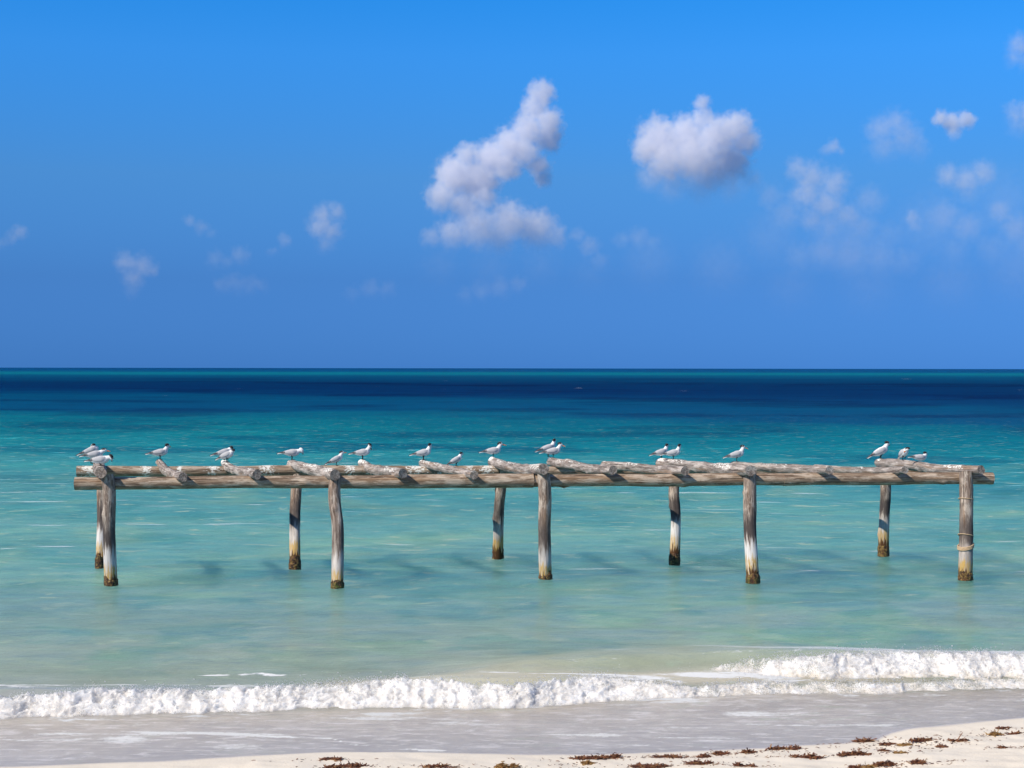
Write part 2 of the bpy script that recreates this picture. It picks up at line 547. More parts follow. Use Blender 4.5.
def breaker(x0, x1, line, hgt, width, cover, seed, sandy):
    nx = int((x1 - x0) / .013)
    ntt = 96
    xs = np.linspace(x0, x1, nx)
    t = np.linspace(0, 1, ntt)
    XX, T = np.meshgrid(xs, t)
    XX = XX + 0.0
    hh = hgt(XX); cv = cover(XX)
    foot = line(XX) - .03 + .09 * fbm(XX / .35, 0, 0, 4, seed, .65) + .10 * vnoise(XX / 1.6, 0, 0, seed + 1)
    Wt = width * (.75 + .45 * vnoise(XX / .8, 3, 0, seed + 2)) * (.35 + .65 * cv)
    YY = foot + T * Wt
    hvar = .86 + .22 * vnoise(XX / .55, 0, 0, seed + 3) + .07 * vnoise(XX / .17, 0, 0, seed + 4)
    tf = np.clip(T / .46, 0, 1)
    front = .45 * tf + .55 * tf * tf * (3 - 2 * tf)
    rear = 1 - .55 * sstep(.45, 1.0, T)
    ZZ = hh * hvar * front * rear
    S_ = T * Wt + ZZ * 1.6
    bl = billow(XX / .10, S_ / .10, 0, seed + 20) - .62
    amp = .085 * np.sin(np.pi * np.clip(T, 0, 1) ** .75) ** .6 * (hh / .22) ** .7
    ZZ = ZZ + amp * bl * 1.1
    YY = YY - amp * bl * .7 * (1 - T)
    XX = XX + .03 * vnoise(XX / .08, T * 6, 0, seed + 33)
    spike = np.clip(vnoise(XX / .035, T * 9, 0, seed + 40), 0, 1) ** 2
    ZZ = ZZ + .03 * spike * np.exp(-((T - .40) / .2) ** 2) * cv + .010 * vnoise(XX / .018, T * 40, 0, seed + 43) * cv
    base = swell(XX, YY)
    low = base - .035
    ed = sstep(0, .10, T) * sstep(1.0, .72, T)
    up_ = np.maximum(ZZ, base + .012 * bl * 2)
    ZZ = low + (up_ - low) * ed
    hole = sstep(.05, .45, (cv - .5) * 1.6 + .5 + .5 * fbm(XX / .3, YY / .22, 0, 4, seed + 50) - .55 * sstep(.5, 1, T))
    ZZ = low + (ZZ - low) * hole
    lacy = .455 + .16 * sstep(.4, .6, T) * sstep(-2.4, -1.4, XX) * sstep(1.0, .2, XX) + .24 * sstep(.26, .60, T) + .12 * sstep(.16, .0, T) - .16 * cv + .20 * fbm(XX / .30, S_ / .16, 0, 4, seed + 60, .6)
    return np.stack([XX, YY, ZZ], -1), T, sandy(XX, T), lacy

foam_root_parts = []
def make_foam(name, *a, label):
    Pg, T, sd, lacy = breaker(*a)
    nr, nc = Pg.shape[:2]
    idx = np.arange(nr * nc).reshape(nr, nc)
    q = np.stack([idx[:-1, :-1], idx[:-1, 1:], idx[1:, 1:], idx[1:, :-1]], -1).reshape(-1, 4)
    V, Fc = add_drops(Pg, a[5], a[6], 17000)
    me = bpy.data.meshes.new(name)
    allv = np.vstack([Pg.reshape(-1, 3), V])
    me.vertices.add(len(allv)); me.vertices.foreach_set('co', allv.reshape(-1).astype(np.float32))
    li = np.concatenate([q.reshape(-1), (Fc + nr * nc).reshape(-1)]).astype(np.int32)
    me.loops.add(len(li)); me.loops.foreach_set('vertex_index', li)
    ls = np.concatenate([np.arange(len(q)) * 4, len(q) * 4 + np.arange(len(Fc)) * 3]).astype(np.int32)
    me.polygons.add(len(ls)); me.polygons.foreach_set('loop_start', ls)
    me.update(calc_edges=True)
    o = finish(name, me, MAT_FOAM, None, True)
    attr(o, 'lacy', np.concatenate([lacy.reshape(-1), np.zeros(len(V))]))
    attr(o, 'sandy', np.concatenate([np.asarray(sd).reshape(-1), np.zeros(len(V))]))
    tag(o, label, 'foam', kind='stuff')
    return o

def add_drops(Pg, cover, seed, n):
    """fine spray over the crest, as one array of tiny eight-sided drops"""
    r = np.random.default_rng(seed)
    nt_, nx = Pg.shape[:2]
    i = r.integers(0, nx, n); j = np.clip(r.normal(38, 15, n), 2, nt_ - 12).astype(int)
    p = Pg[j, i]
    keep = (r.random(n) < cover(p[:, 0])) & (fbm(p[:, 0] / .22, p[:, 2] / .1, 0, 3, seed) > -.12)
    p = p[keep]; m = len(p)
    q = p + np.stack([r.normal(0, .012, m), r.normal(-.012, .03, m), np.abs(r.normal(0, .022, m)) * (1 + 1.2 * (r.random(m) < .06)) + .002], -1)
    rad = np.abs(r.normal(0, .0024, m)) + .0018
    oct_v = np.array([(1, 0, 0), (-1, 0, 0), (0, 1, 0), (0, -1, 0), (0, 0, 1), (0, 0, -1)], float)
    oct_f = np.array([(0, 2, 4), (2, 1, 4), (1, 3, 4), (3, 0, 4), (2, 0, 5), (1, 2, 5), (3, 1, 5), (0, 3, 5)])
    V = (q[:, None, :] + rad[:, None, None] * oct_v[None]).reshape(-1, 3)
    Fc = (oct_f[None] + (np.arange(m) * 6)[:, None, None]).reshape(-1, 3)
    return V, Fc

make_foam('sea_foam', -8.5, 8.0, line1, h1, 1.0,
          lambda x: np.interp(x, [-9, 1.2, 2.1, 3.0, 8], [1, 1, .72, .55, .55]), 201,
          lambda x, t: .25 + .7 * sstep(.42, .7, t) * sstep(-.2, .3, vnoise(x / .9, 0, 0, 8)) + .5 * sstep(.12, .0, t) + .35 * sstep(1.2, 2.4, x),
          label='long white surf line of the near breaker running in to the sand')
make_foam('sea_foam', 1.2, 8.5, line2, h2, 1.05,
          lambda x: np.interp(x, [1.6, 2.2, 2.9, 3.4, 9], [.0, .30, .55, 1, 1]), 301,
          lambda x, t: .7 * sstep(.28, .05, t) + .15 + .5 * sstep(3, 1.8, x),
          label='white surf of the second breaker behind the near one')

# ------------------------------------------------------------------ wood
def wood_mat(name, c_dark, c_mid, c_light, post=False):
    s = NT(name)
    g = s.attr('grain', 'Vector')
    P = s.pos()
    st = s.noise(s.scale(g, (7, 7, 1.8)), 1.0, 8, .72, .5)
    fine = s.noise(s.scale(g, (22, 22, 7)), 1.0, 5, .7)
    blot = s.noise(s.scale(g, (1.8, 1.8, 3.2)), 1.0, 6, .7)
    c = s.mix(s.remap(st, .38, .58), c_dark, c_mid)
    c = s.mix(s.remap(blot, .46, .60), c, c_light)
    warm = s.noise(s.scale(g, (1.1, 1.1, .7)), 1.7, 4, .6)
    c = s.mix(s.math('MULTIPLY', s.remap(warm, .52, .70), .55), c, (.34, .20, .11))
    crack = s.remap(s.noise(s.scale(g, (9, 9, .8)), 1.0, 5, .6, .4), .35, .40, 1, 0)
    c = s.mix(s.math('MULTIPLY', crack, .8), c, (.045, .033, .026))
    fn = s.remap(fine, .35, .65, .62, 1.18)
    c = s.mix(1.0, c, fn, 'MULTIPLY')
    if post:
        hgt = s.attr('above')                  # height over the water in metres
        wob = s.math('MULTIPLY', s.math('SUBTRACT', s.noise(s.scale(g, (5, 5, 5)), 1.0, 5, .65), .5), .62)
        hw = s.math('ADD', hgt, wob)
        lvl = s.attr('band')
        hw = s.math('SUBTRACT', hw, lvl)
        dark = s.math('MULTIPLY', s.remap(hw, .42, .58), s.remap(hw, 1.0, .72))
        c = s.mix(s.math('MULTIPLY', dark, s.math('MULTIPLY', s.attr('soot'), .9)), c, (.06, .05, .05))
        salt = s.math('MULTIPLY', s.remap(hw, .56, .38), s.remap(fine, .22, .5, .6, 1))
        c = s.mix(s.math('MULTIPLY', salt, s.attr('salt')), c, (.72, .69, .66))
        och = s.remap(hw, .30, .20)
        c = s.mix(s.math('MULTIPLY', och, s.remap(s.noise(s.scale(g, (7, 7, 12)), 1.0, 4, .7), .36, .56, .25, .95)), c, (.52, .33, .09))
        brn = s.remap(hw, .13, .05)
        c = s.mix(brn, c, (.085, .040, .018))
    white = s.attr('white')
    drip = s.noise(s.scale(g, (5, 5, 24)), 1.0, 4, .6)
    lime = s.remap(s.math('ADD', white, s.math('MULTIPLY', s.math('SUBTRACT', drip, .5), 2.2)), .44, .60)
    lime = s.math('MULTIPLY', lime, s.remap(white, .03, .15))
    c = s.mix(lime, c, (.82, .80, .74))
    end = s.attr('endg')
    c = s.mix(s.math('MULTIPLY', end, .4), c, s.mix(s.remap(blot, .4, .6), (.13, .095, .075), (.46, .36, .28)))
    hb = s.math('ADD', s.math('MULTIPLY', st, 1.0), s.math('MULTIPLY', fine, .5))
    hb = s.math('SUBTRACT', hb, s.math('MULTIPLY', crack, 1.0))
    s.principled(Base_Color=c, Roughness=.88, Normal=s.bump(hb, .7, .012), Specular_IOR_Level=.15)
    return s.m

MAT_BEAM = wood_mat('weathered_beam_wood', (.15, .095, .065), (.37, .27, .19), (.56, .45, .35))
MAT_POLE = wood_mat('grey_bark_pole', (.15, .12, .105), (.36, .31, .28), (.54, .475, .43))
MAT_POST = wood_mat('weathered_post_wood', (.13, .09, .07), (.36, .285, .235), (.55, .465, .39), True)

def spline(pts, n):
    """Catmull-Rom through points, n samples"""
    p = np.array([tuple(q) for q in pts], float)
    p = np.vstack([2 * p[0] - p[1], p, 2 * p[-1] - p[-2]])
    m = len(p) - 3
    t = np.linspace(0, m, n)
    i = np.minimum(t.astype(int), m - 1)
    f = (t - i)[:, None]
    a, b, c, d = p[i], p[i + 1], p[i + 2], p[i + 3]
    return .5 * (2 * b + (c - a) * f + (2 * a - 5 * b + 4 * c - d) * f * f + (3 * b - 3 * c + d - a) * f ** 3)

def log(name, pts, radii, mat, parent, seed, step=.035, seg=22, bumpy=.05, knots=3, white=None, post_z=None, post_par=(0, .8, .9), tilt=0.12):
    """round timber along a curve with lumps, knots and slightly slanted sawn ends"""
    P0 = np.array([tuple(p) for p in pts], float)
    L = np.linalg.norm(np.diff(P0, axis=0), axis=1).sum()
    n = max(12, int(L / step))
    C = spline(pts, n)
    T = np.gradient(C, axis=0); T /= np.linalg.norm(T, axis=1)[:, None]
    rad = np.interp(np.linspace(0, 1, n), np.linspace(0, 1, len(radii)), radii)
    ref = np.array([0, 0, 1.0]) if abs(T[n // 2][2]) < .8 else np.array([1.0, 0, 0])
    A = np.cross(T, ref); A /= np.linalg.norm(A, axis=1)[:, None]
    B = np.cross(A, T)
    th = np.linspace(0, 2 * math.pi, seg, endpoint=False)
    ct, stt = np.cos(th), np.sin(th)
    l = np.linspace(0, L, n)
    r = np.random.default_rng(seed)
    TH, LL = np.meshgrid(th, l)
    rr = rad[:, None] * (1 + bumpy * fbm(np.cos(TH) * .9 + 7, np.sin(TH) * .9, LL / .45 + seed, 3, seed) + bumpy * .8 * fbm(np.cos(TH) * 2.2, np.sin(TH) * 2.2, LL / .16, 3, seed + 3))
    for k in range(knots):
        kl, kt = r.uniform(.12, .9) * L, r.uniform(math.pi * .9, math.pi * 2.1)
        dth = (TH - kt + math.pi) % (2 * math.pi) - math.pi
        g_ = np.exp(-(dth / .42) ** 2 - ((LL - kl) / (.35 * rad.mean() + .02)) ** 2)
        rr = rr + rad.mean() * r.uniform(.12, .30) * g_
    V = C[:, None, :] + rr[..., None] * (ct[None, :, None] * A[:, None, :] + stt[None, :, None] * B[:, None, :])
    V[0] += T[0] * ((rr[0] * ct) * r.normal(0, tilt))[:, None]
    V[-1] += T[-1] * ((rr[-1] * ct) * r.normal(0, tilt))[:, None]
    G = np.stack([np.cos(TH) * rad.mean() * 8, np.sin(TH) * rad.mean() * 8, LL + seed * 3.7], -1)
    verts = V.reshape(-1, 3); grain = G.reshape(-1, 3)
    idx = np.arange(n * seg).reshape(n, seg)
    faces = np.stack([idx[:-1], np.roll(idx[:-1], -1, 1), np.roll(idx[1:], -1, 1), idx[1:]], -1).reshape(-1, 4).tolist()
    ends = np.zeros(len(verts))
    ex_v, ex_g = [], []
    nv = len(verts)
    for e, row in ((0, 0), (1, n - 1)):            # sawn end: duplicated rim, inner ring, centre
        rim = V[row]; cen = rim.mean(0) - T[row] * (0.004 if e else -.004)
        base = nv + len(ex_v)
        for f_ in (1.0, .55):
            for k in range(seg):
                ex_v.append(cen + (rim[k] - cen) * f_); ex_g.append((ct[k] * f_ * 1.2, stt[k] * f_ * 1.2, seed + f_ * .3))
        ex_v.append(cen); ex_g.append((0, 0, seed))
        for k in range(seg):
            k2 = (k + 1) % seg
            a, b, c, d = base + k, base + k2, base + seg + k2, base + seg + k
            faces.append((a, b, c, d) if e else (d, c, b, a))
            faces.append((d, c, base + 2 * seg) if e else (base + 2 * seg, c, d))
    verts = np.vstack([verts, np.array(ex_v)]); grain = np.vstack([grain, np.array(ex_g)])
    ends = np.concatenate([ends, np.ones(len(ex_v))])
    o = mesh_obj(name, verts, faces, mat, parent)
    attr(o, 'grain', grain, 'VEC')
    attr(o, 'endg', ends)
    wv = np.zeros(len(verts))
    if white is not None:
        wv = white(verts)
    attr(o, 'white', wv)
    if post_z is not None:
        attr(o, 'above', verts[:, 2] - post_z)
        for nm, v in zip(('band', 'salt', 'soot'), post_par):
            attr(o, nm, np.full(len(verts), v))
    o['_axis'] = 0
    del o['_axis']
    return o, C, rad

# ------------------------------------------------------------------ the old pier frame
pier = empty('wooden_pier', (0, 24.4, 0))
tag(pier, 'weathered timber frame of an old pier standing in the shallows', 'pier')
PIER_OFF = Vector((0, 24.4, 0))
def loc(p): return Vector(p) - PIER_OFF

FL = lambda px: 22.98 + (px - 75) / 917 * .85          # distance of the front row of posts
RL = lambda px: 24.95 + (px - 75) / 917 * 1.45         # distance of the rear row

BEAM_F = lambda px: 483.3 - (px - 75) / 917 * 5.2      # centre line of the front beam in the photograph
def top_z(px, py, d): return unp(px, py, d).z

FRONT = [  # waterline px, py, top px, radius px, knots, (band, salt, soot)
    (111, 585, 107.5, 6.4, 4, (.02, .80, .95)), (337.5, 588, 335, 6.2, 3, (-.02, .55, .35)), (545.5, 582, 543.5, 6.5, 2, (.0, .55, .75)),
    (753, 583, 750, 6.6, 4, (.10, 1.0, 1.0)), (965.5, 580, 966, 6.9, 3, (.02, .35, .80))]
REAR = [(100, 568, 101.5, 4.6, 2, (.10, .90, .95)), (295, 569.5, 297, 5.6, 3, (.14, .45, .9)), (498, 560, 501, 5.3, 3, (.12, .4, .75)),
        (674.5, 565, 675, 5.3, 3, (.20, 1.0, .95)), (883.5, 556, 885, 5.4, 2, (.16, .5, 1.0))]

s = NT('barnacle_crust')
P = s.pos()
v_ = s.n('ShaderNodeTexVoronoi'); v_.inputs['Scale'].default_value = 46; s.put(v_.inputs['Vector'], P)
nn = s.noise(P, 18, 4, .6)
c = s.mix(s.remap(nn, .4, .6), (.03, .013, .008), (.22, .085, .022))
c = s.mix(s.math('MULTIPLY', s.remap(s.noise(P, 30, 3, .6), .50, .57), .95), c, (.56, .36, .10))
grn = s.attr('green')
c = s.mix(s.math('MULTIPLY', grn, s.remap(s.noise(P, 14, 3, .6), .42, .56)), c, (.10, .15, .012))
c = s.mix(s.remap(v_.outputs['Distance'], .0, .45, .0, .6), c, (.03, .015, .008))
s.principled(Base_Color=c, Roughness=.6, Normal=s.bump(v_.outputs['Distance'], .9, .02), Specular_IOR_Level=.4)
MAT_CRUST = s.m

def collar(p, rad, ztop, parent, seed, green, zw):
    n, seg = 22, 40
    th = np.linspace(0, 2 * math.pi, seg, endpoint=False)
    zz = np.linspace(zw - .35, zw + ztop, n)
    TH, ZZ = np.meshgrid(th, zz)
    tt = (ZZ - zz[0]) / (zz[-1] - zz[0])
    rr = rad * (1.03 + .10 * fbm(np.cos(TH) * 2.5 + seed, np.sin(TH) * 2.5, ZZ / .05, 3, seed) + .12 * np.abs(vnoise(np.cos(TH) * 6, np.sin(TH) * 6, ZZ / .022, seed + 2)))
    rr = np.where(tt > .93, rad * .9, rr)
    ZZ = ZZ + .05 * vnoise(np.cos(TH) * 1.5 + seed, np.sin(TH) * 1.5, 0, seed + 8) * tt
    V = np.stack([p.x + rr * np.cos(TH), p.y + rr * np.sin(TH), ZZ], -1).reshape(-1, 3)
    idx = np.arange(n * seg).reshape(n, seg)
    f = np.stack([idx[:-1], np.roll(idx[:-1], -1, 1), np.roll(idx[1:], -1, 1), idx[1:]], -1).reshape(-1, 4).tolist()
    o = mesh_obj('barnacle_collar', V - np.array(PIER_OFF), f, MAT_CRUST, parent)
    attr(o, 'green', np.full(len(V), green) * sstep(.9, .2, (V[:, 2] - zw) / ztop))
    return o

def water_point(px, py):
    v = ray(px, py)
    t = -CAMZ / v.z
    for _ in range(20):
        p = CAM + v * t
        t = (sea_z(p.x, p.y) - CAMZ) / v.z
    return CAM + v * t

def post(row, dist, seed, ctop, green, front):
    px, py, tx, rp, kn, par = row
    w = water_point(px, py)
    d_top = dist(tx) + (0 if front else 0)
    zt = unp(tx, ctop, d_top)
    rad = rp * w.y / F
    bot = w + (w - zt) * .35
    mid = w.lerp(zt, .5) + Vector((.02 * math.sin(seed * 1.7), 0, 0))
    q = w.lerp(zt, .78) + Vector((.018 * math.sin(seed * 2.9 + 1), 0, 0))
    o, C, rd = log('post', [loc(bot), loc(w), loc(mid), loc(q), loc(zt)], [rad * .98, rad * 1.0, rad * .97, rad * 1.0, rad * .98], MAT_POST, pier, seed,
                   bumpy=.07, knots=kn, post_z=w.z, post_par=par)
    collar(w, rad, .14 if front else .21, o, seed, green, w.z)
    return o, w, zt, rad

fposts = []
for i, rw in enumerate(FRONT):
    fposts.append(post(rw, FL, 11 + i, 474.5 - i * .6 + (0 if i < 4 else .3), (0, 1, .1, .7, .1)[i], True))
for i, rw in enumerate(REAR):
    post(rw, RL, 31 + i, (476, 476, 466.3, 475, 475)[i], (0, 0, 0, .5, .1)[i], False)

# rope ties on the right-hand front post
s = NT('old_rope')
s.principled(Base_Color=s.mix(s.noise(s.pos(), 60, 3), (.42, .27, .14), (.62, .48, .32)), Roughness=.9)
MAT_ROPE = s.m
def rope(par, w, zt, rad, z, sag, thick, turns=1):
    n, seg = 44 * turns, 8
    pts = []
    ax = (zt - w) / (zt.z - w.z)
    for k in range(n + 1):
        a = 2 * math.pi * k / 44
        zz = z + sag * math.cos(a * 1 + 2.3) + .018 * (k / 44)
        c = w + ax * (zz - w.z)
        rr = rad * 1.03 + thick * .7
        pts.append(c + Vector((rr * math.cos(a), rr * math.sin(a), 0)))
    P_ = np.array([tuple(loc(p)) for p in pts])
    V = []
    for k in range(len(P_)):
        out = P_[k] - np.array(tuple(loc(w + ax * (P_[k][2] - w.z)))); out[2] = 0; out /= np.linalg.norm(out) + 1e-9
        for j in range(seg):
            b = 2 * math.pi * j / seg + k * .6
            V.append(P_[k] + thick * (1 + .2 * math.sin(b * 3)) * (out * math.cos(b - k * .6) + np.array([0, 0, 1]) * math.sin(b - k * .6)))
    idx = np.arange(len(V)).reshape(-1, seg)
    f = np.stack([idx[:-1], np.roll(idx[:-1], -1, 1), np.roll(idx[1:], -1, 1), idx[1:]], -1).reshape(-1, 4).tolist()
    return mesh_obj('rope', V, f, MAT_ROPE, par)
po, w, zt, rad = fposts[4]
zr = lambda py: unp(965, py, w.y).z
rope(po, w, zt, rad, zr(537), .03, .007)
rope(po, w, zt, rad, zr(549), -.03, .011, 3)
rope(po, w, zt, rad, zr(501), .02, .006)

# front beam in three lengths behind the front posts; rear beam in two
def beam(px0, px1, cy, dist, rp, seed, off, white=None, dips=()):
    pts = []
    for k in range(7):
        px = px0 + (px1 - px0) * k / 6
        p = unp(px, cy(px) + .35 * math.sin(k * 1.9 + seed), dist(px) + off)
        pts.append(loc(p))
    d = dist((px0 + px1) / 2) + off
    return log('beam', pts, [r_ * d / F for r_ in rp], MAT_BEAM, pier, seed, step=.05, bumpy=.05, knots=4, white=white, tilt=.05)

beam(75, 533, BEAM_F, FL, [6.5, 6.2, 6.4, 7.0, 7.2], 51, .13)
beam(532.5, 784, BEAM_F, FL, [6.0, 6.2, 6.4, 6.3], 52, .135)
beam(783, 992.5, BEAM_F, FL, [6.5, 6.2, 6.0, 6.0], 53, .13)
DROP = [(90, 12), (146, 7), (213, 8), (180, 4), (267, 10), (350, 7), (372, 9), (418, 15), (487, 9), (470, 5), (440, 6)]
def droppings(verts):
    wv = np.zeros(len(verts))
    for k, v in enumerate(verts):
        px, py = proj((v[0], v[1] + 24.4, v[2]))
        for c, wd in DROP:
            wv[k] = max(wv[k], .66 * math.exp(-((px - c) / wd) ** 2))
    zc = verts[:, 2] - verts[:, 2].mean()
    return wv * (.72 + .28 * sstep(-.04, .06, zc))
def droppings_right(verts):
    px = np.array([proj((v[0], v[1] + 24.4, v[2]))[0] for v in verts])
    zc = verts[:, 2] - verts[:, 2].mean()
    return sstep(0, .06, zc) * (.35 + .5 * sstep(-.2, .4, fbm(px / 22, 0, 0, 3, 5))) * sstep(600, 640, px)
_, RB1, RR1 = beam(77, 498, lambda p: 471.4 - (p - 77) / 421 * .8, RL, [5.4, 5.2, 5.4, 5.2, 5.2], 55, .0, droppings)
_, RB2, RR2 = beam(505, 952, lambda p: 471.2 + (p - 505) / 447 * .6, RL, [5.2, 5.0, 4.8, 4.6], 56, .02, droppings_right)

# cross poles laid slantwise over both beams
POLES = [
    ([(98.5, 465), (99.2, 467.5), (100, 470), (100.5, 472.3)], [5.6, 6.0, 6.4], .05, .30),
    ([(159, 462), (166.5, 471), (175, 475.3), (183, 477.2)], [3.9, 4.6, 5.2], .30, .26),
    ([(224, 463), (231, 469), (244, 472.3), (257, 474.6)], [4.0, 4.6, 5.2], .30, .26),
    ([(290.5, 464), (302, 467.2), (318, 471.5), (335, 474.8)], [4.9, 5.6, 6.3], .28, .27),
    ([(362, 463), (371, 469), (385, 472), (403, 473.6)], [4.2, 5.0, 5.6], .30, .27),
    ([(422, 463), (438, 467.2), (455, 471), (474, 475)], [3.8, 4.3, 4.6], .28, .26),
    ([(492.5, 462), (505, 466), (525, 469.8), (544, 468.8)], [5.0, 5.3, 6.0], .25, .27),
    ([(550, 461.5), (570, 465), (590, 469), (613, 470.3)], [4.3, 5.2, 5.2], .32, .26),
    ([(604, 466), (630, 467.3), (655, 470), (685, 471)], [5.0, 4.6, 5.2], .12, .27),
    ([(660, 462.5), (690, 466), (720, 469.2), (751, 470.6)], [4.6, 5.6, 6.4], .22, .28),
    ([(733, 464.5), (765, 467.5), (800, 469.2), (830, 470.4)], [3.9, 4.4, 4.8], .16, .27),
    ([(815, 468), (850, 470.3), (880, 471), (905, 470)], [3.6, 3.8, 4.3], .10, .27),
    ([(878, 462.5), (912, 465.5), (942, 469.6), (981, 469.8)], [4.4, 5.0, 5.2], .25, .27)]
pole_curves = []
for i, (pp, rr, back, ahead) in enumerate(POLES):
    m = len(pp)
    pts = []
    d0 = RL(pp[0][0]) + back
    d1 = FL(pp[-1][0]) - ahead * .75
    for k, (px, py) in enumerate(pp):
        t = (px - pp[0][0]) / (pp[-1][0] - pp[0][0])
        pts.append(unp(px, py, d0 + (d1 - d0) * t))
    dm = (d0 + d1) / 2
    o, C, rd = log('crossbar', [loc(p) for p in pts], [r_ * dk / F for r_, dk in zip((rr[0] * .92, rr[1], rr[2], rr[2] * .9), (d0, dm, d1 + .4, d1))], MAT_POLE, pier, 71 + i, bumpy=.2, knots=7, tilt=.25,
                   white=(lambda v: .5 * sstep(.3, .0, np.abs(v[:, 1] - v[:, 1].max())) * sstep(0, .05, v[:, 2] - np.median(v[:, 2])) + (.48 * sstep(.01, .05, v[:, 2] - np.median(v[:, 2])) * sstep(-.1, .4, vnoise(v[:, 0] * 6, v[:, 1] * 2, 0, 3)) if i != 0 else 0)))
    pole_curves.append((C + np.array(PIER_OFF), rd))

def perch_pole(i, px):
    C, rd = pole_curves[i]
    xs = np.array([proj(c)[0] for c in C])
    k = int(np.argmin(np.abs(xs - px)))
    return Vector(C[k]) + Vector((0, 0, rd[k] * .93))
def perch_at(i, t):
    C, rd = pole_curves[i]
    k = int(t * (len(C) - 1))
    return Vector(C[k]) + Vector((0, 0, rd[k] * .93))
def perch_beam(B, Rr, px):
    C = B + np.array(PIER_OFF)
    xs = np.array([proj(c)[0] for c in C])
    k = int(np.argmin(np.abs(xs - px)))
    return Vector(C[k]) + Vector((0, 0, Rr[k] * .95))

# ------------------------------------------------------------------ terns
def flat(name, col, rough=.8, nz=.12, sc=60):
    s = NT(name)
    n = s.noise(s.n('ShaderNodeTexCoord').outputs['Object'], sc, 3)
    c = s.mix(n, tuple(x * (1 - nz) for x in col), tuple(min(1, x * (1 + nz)) for x in col))
    s.principled(Base_Color=c, Roughness=rough, Specular_IOR_Level=.25)
    return s.m
TM = [flat('tern_white_plumage', (.80, .79, .78)), flat('tern_grey_wing', (.50, .49, .50)), flat('tern_dark_wingtip', (.075, .07, .075)),
      flat('tern_black_cap', (.018, .018, .02)), flat('tern_orange_bill', (.62, .17, .045), .5), flat('tern_black_leg', (.02, .018, .016)),
      flat('tern_dark_bill', (.05, .035, .03), .5)]

def tube(bm, pts, rw, rh, seg=14, n=24):
    """closed elliptical loft; pts along a curve, rw/rh half-widths sideways / vertical"""
    C = spline(pts, n)
    T = np.gradient(C, axis=0); T /= np.linalg.norm(T, axis=1)[:, None] + 1e-9
    tt = np.linspace(0, 1, n); kk = np.linspace(0, 1, len(rw))
    w = np.interp(tt, kk, rw); h_ = np.interp(tt, kk, rh)
    side0 = np.array([0, 1.0, 0])
    vs = []
    for k in range(n):
        sd = side0 - T[k] * side0.dot(T[k])
        if np.linalg.norm(sd) < .2:
            sd = np.array([1.0, 0, 0])
        sd /= np.linalg.norm(sd)
        upv = np.cross(T[k], sd)
        vs.append([bm.verts.new(C[k] + sd * w[k] * math.cos(a) + upv * h_[k] * math.sin(a)) for a in np.linspace(0, 2 * math.pi, seg, endpoint=False)])
    for k in range(n - 1):
        for j in range(seg):
            bm.faces.new((vs[k][j], vs[k][(j + 1) % seg], vs[k + 1][(j + 1) % seg], vs[k + 1][j]))
    bm.faces.new(vs[0][::-1]); bm.faces.new(vs[-1])

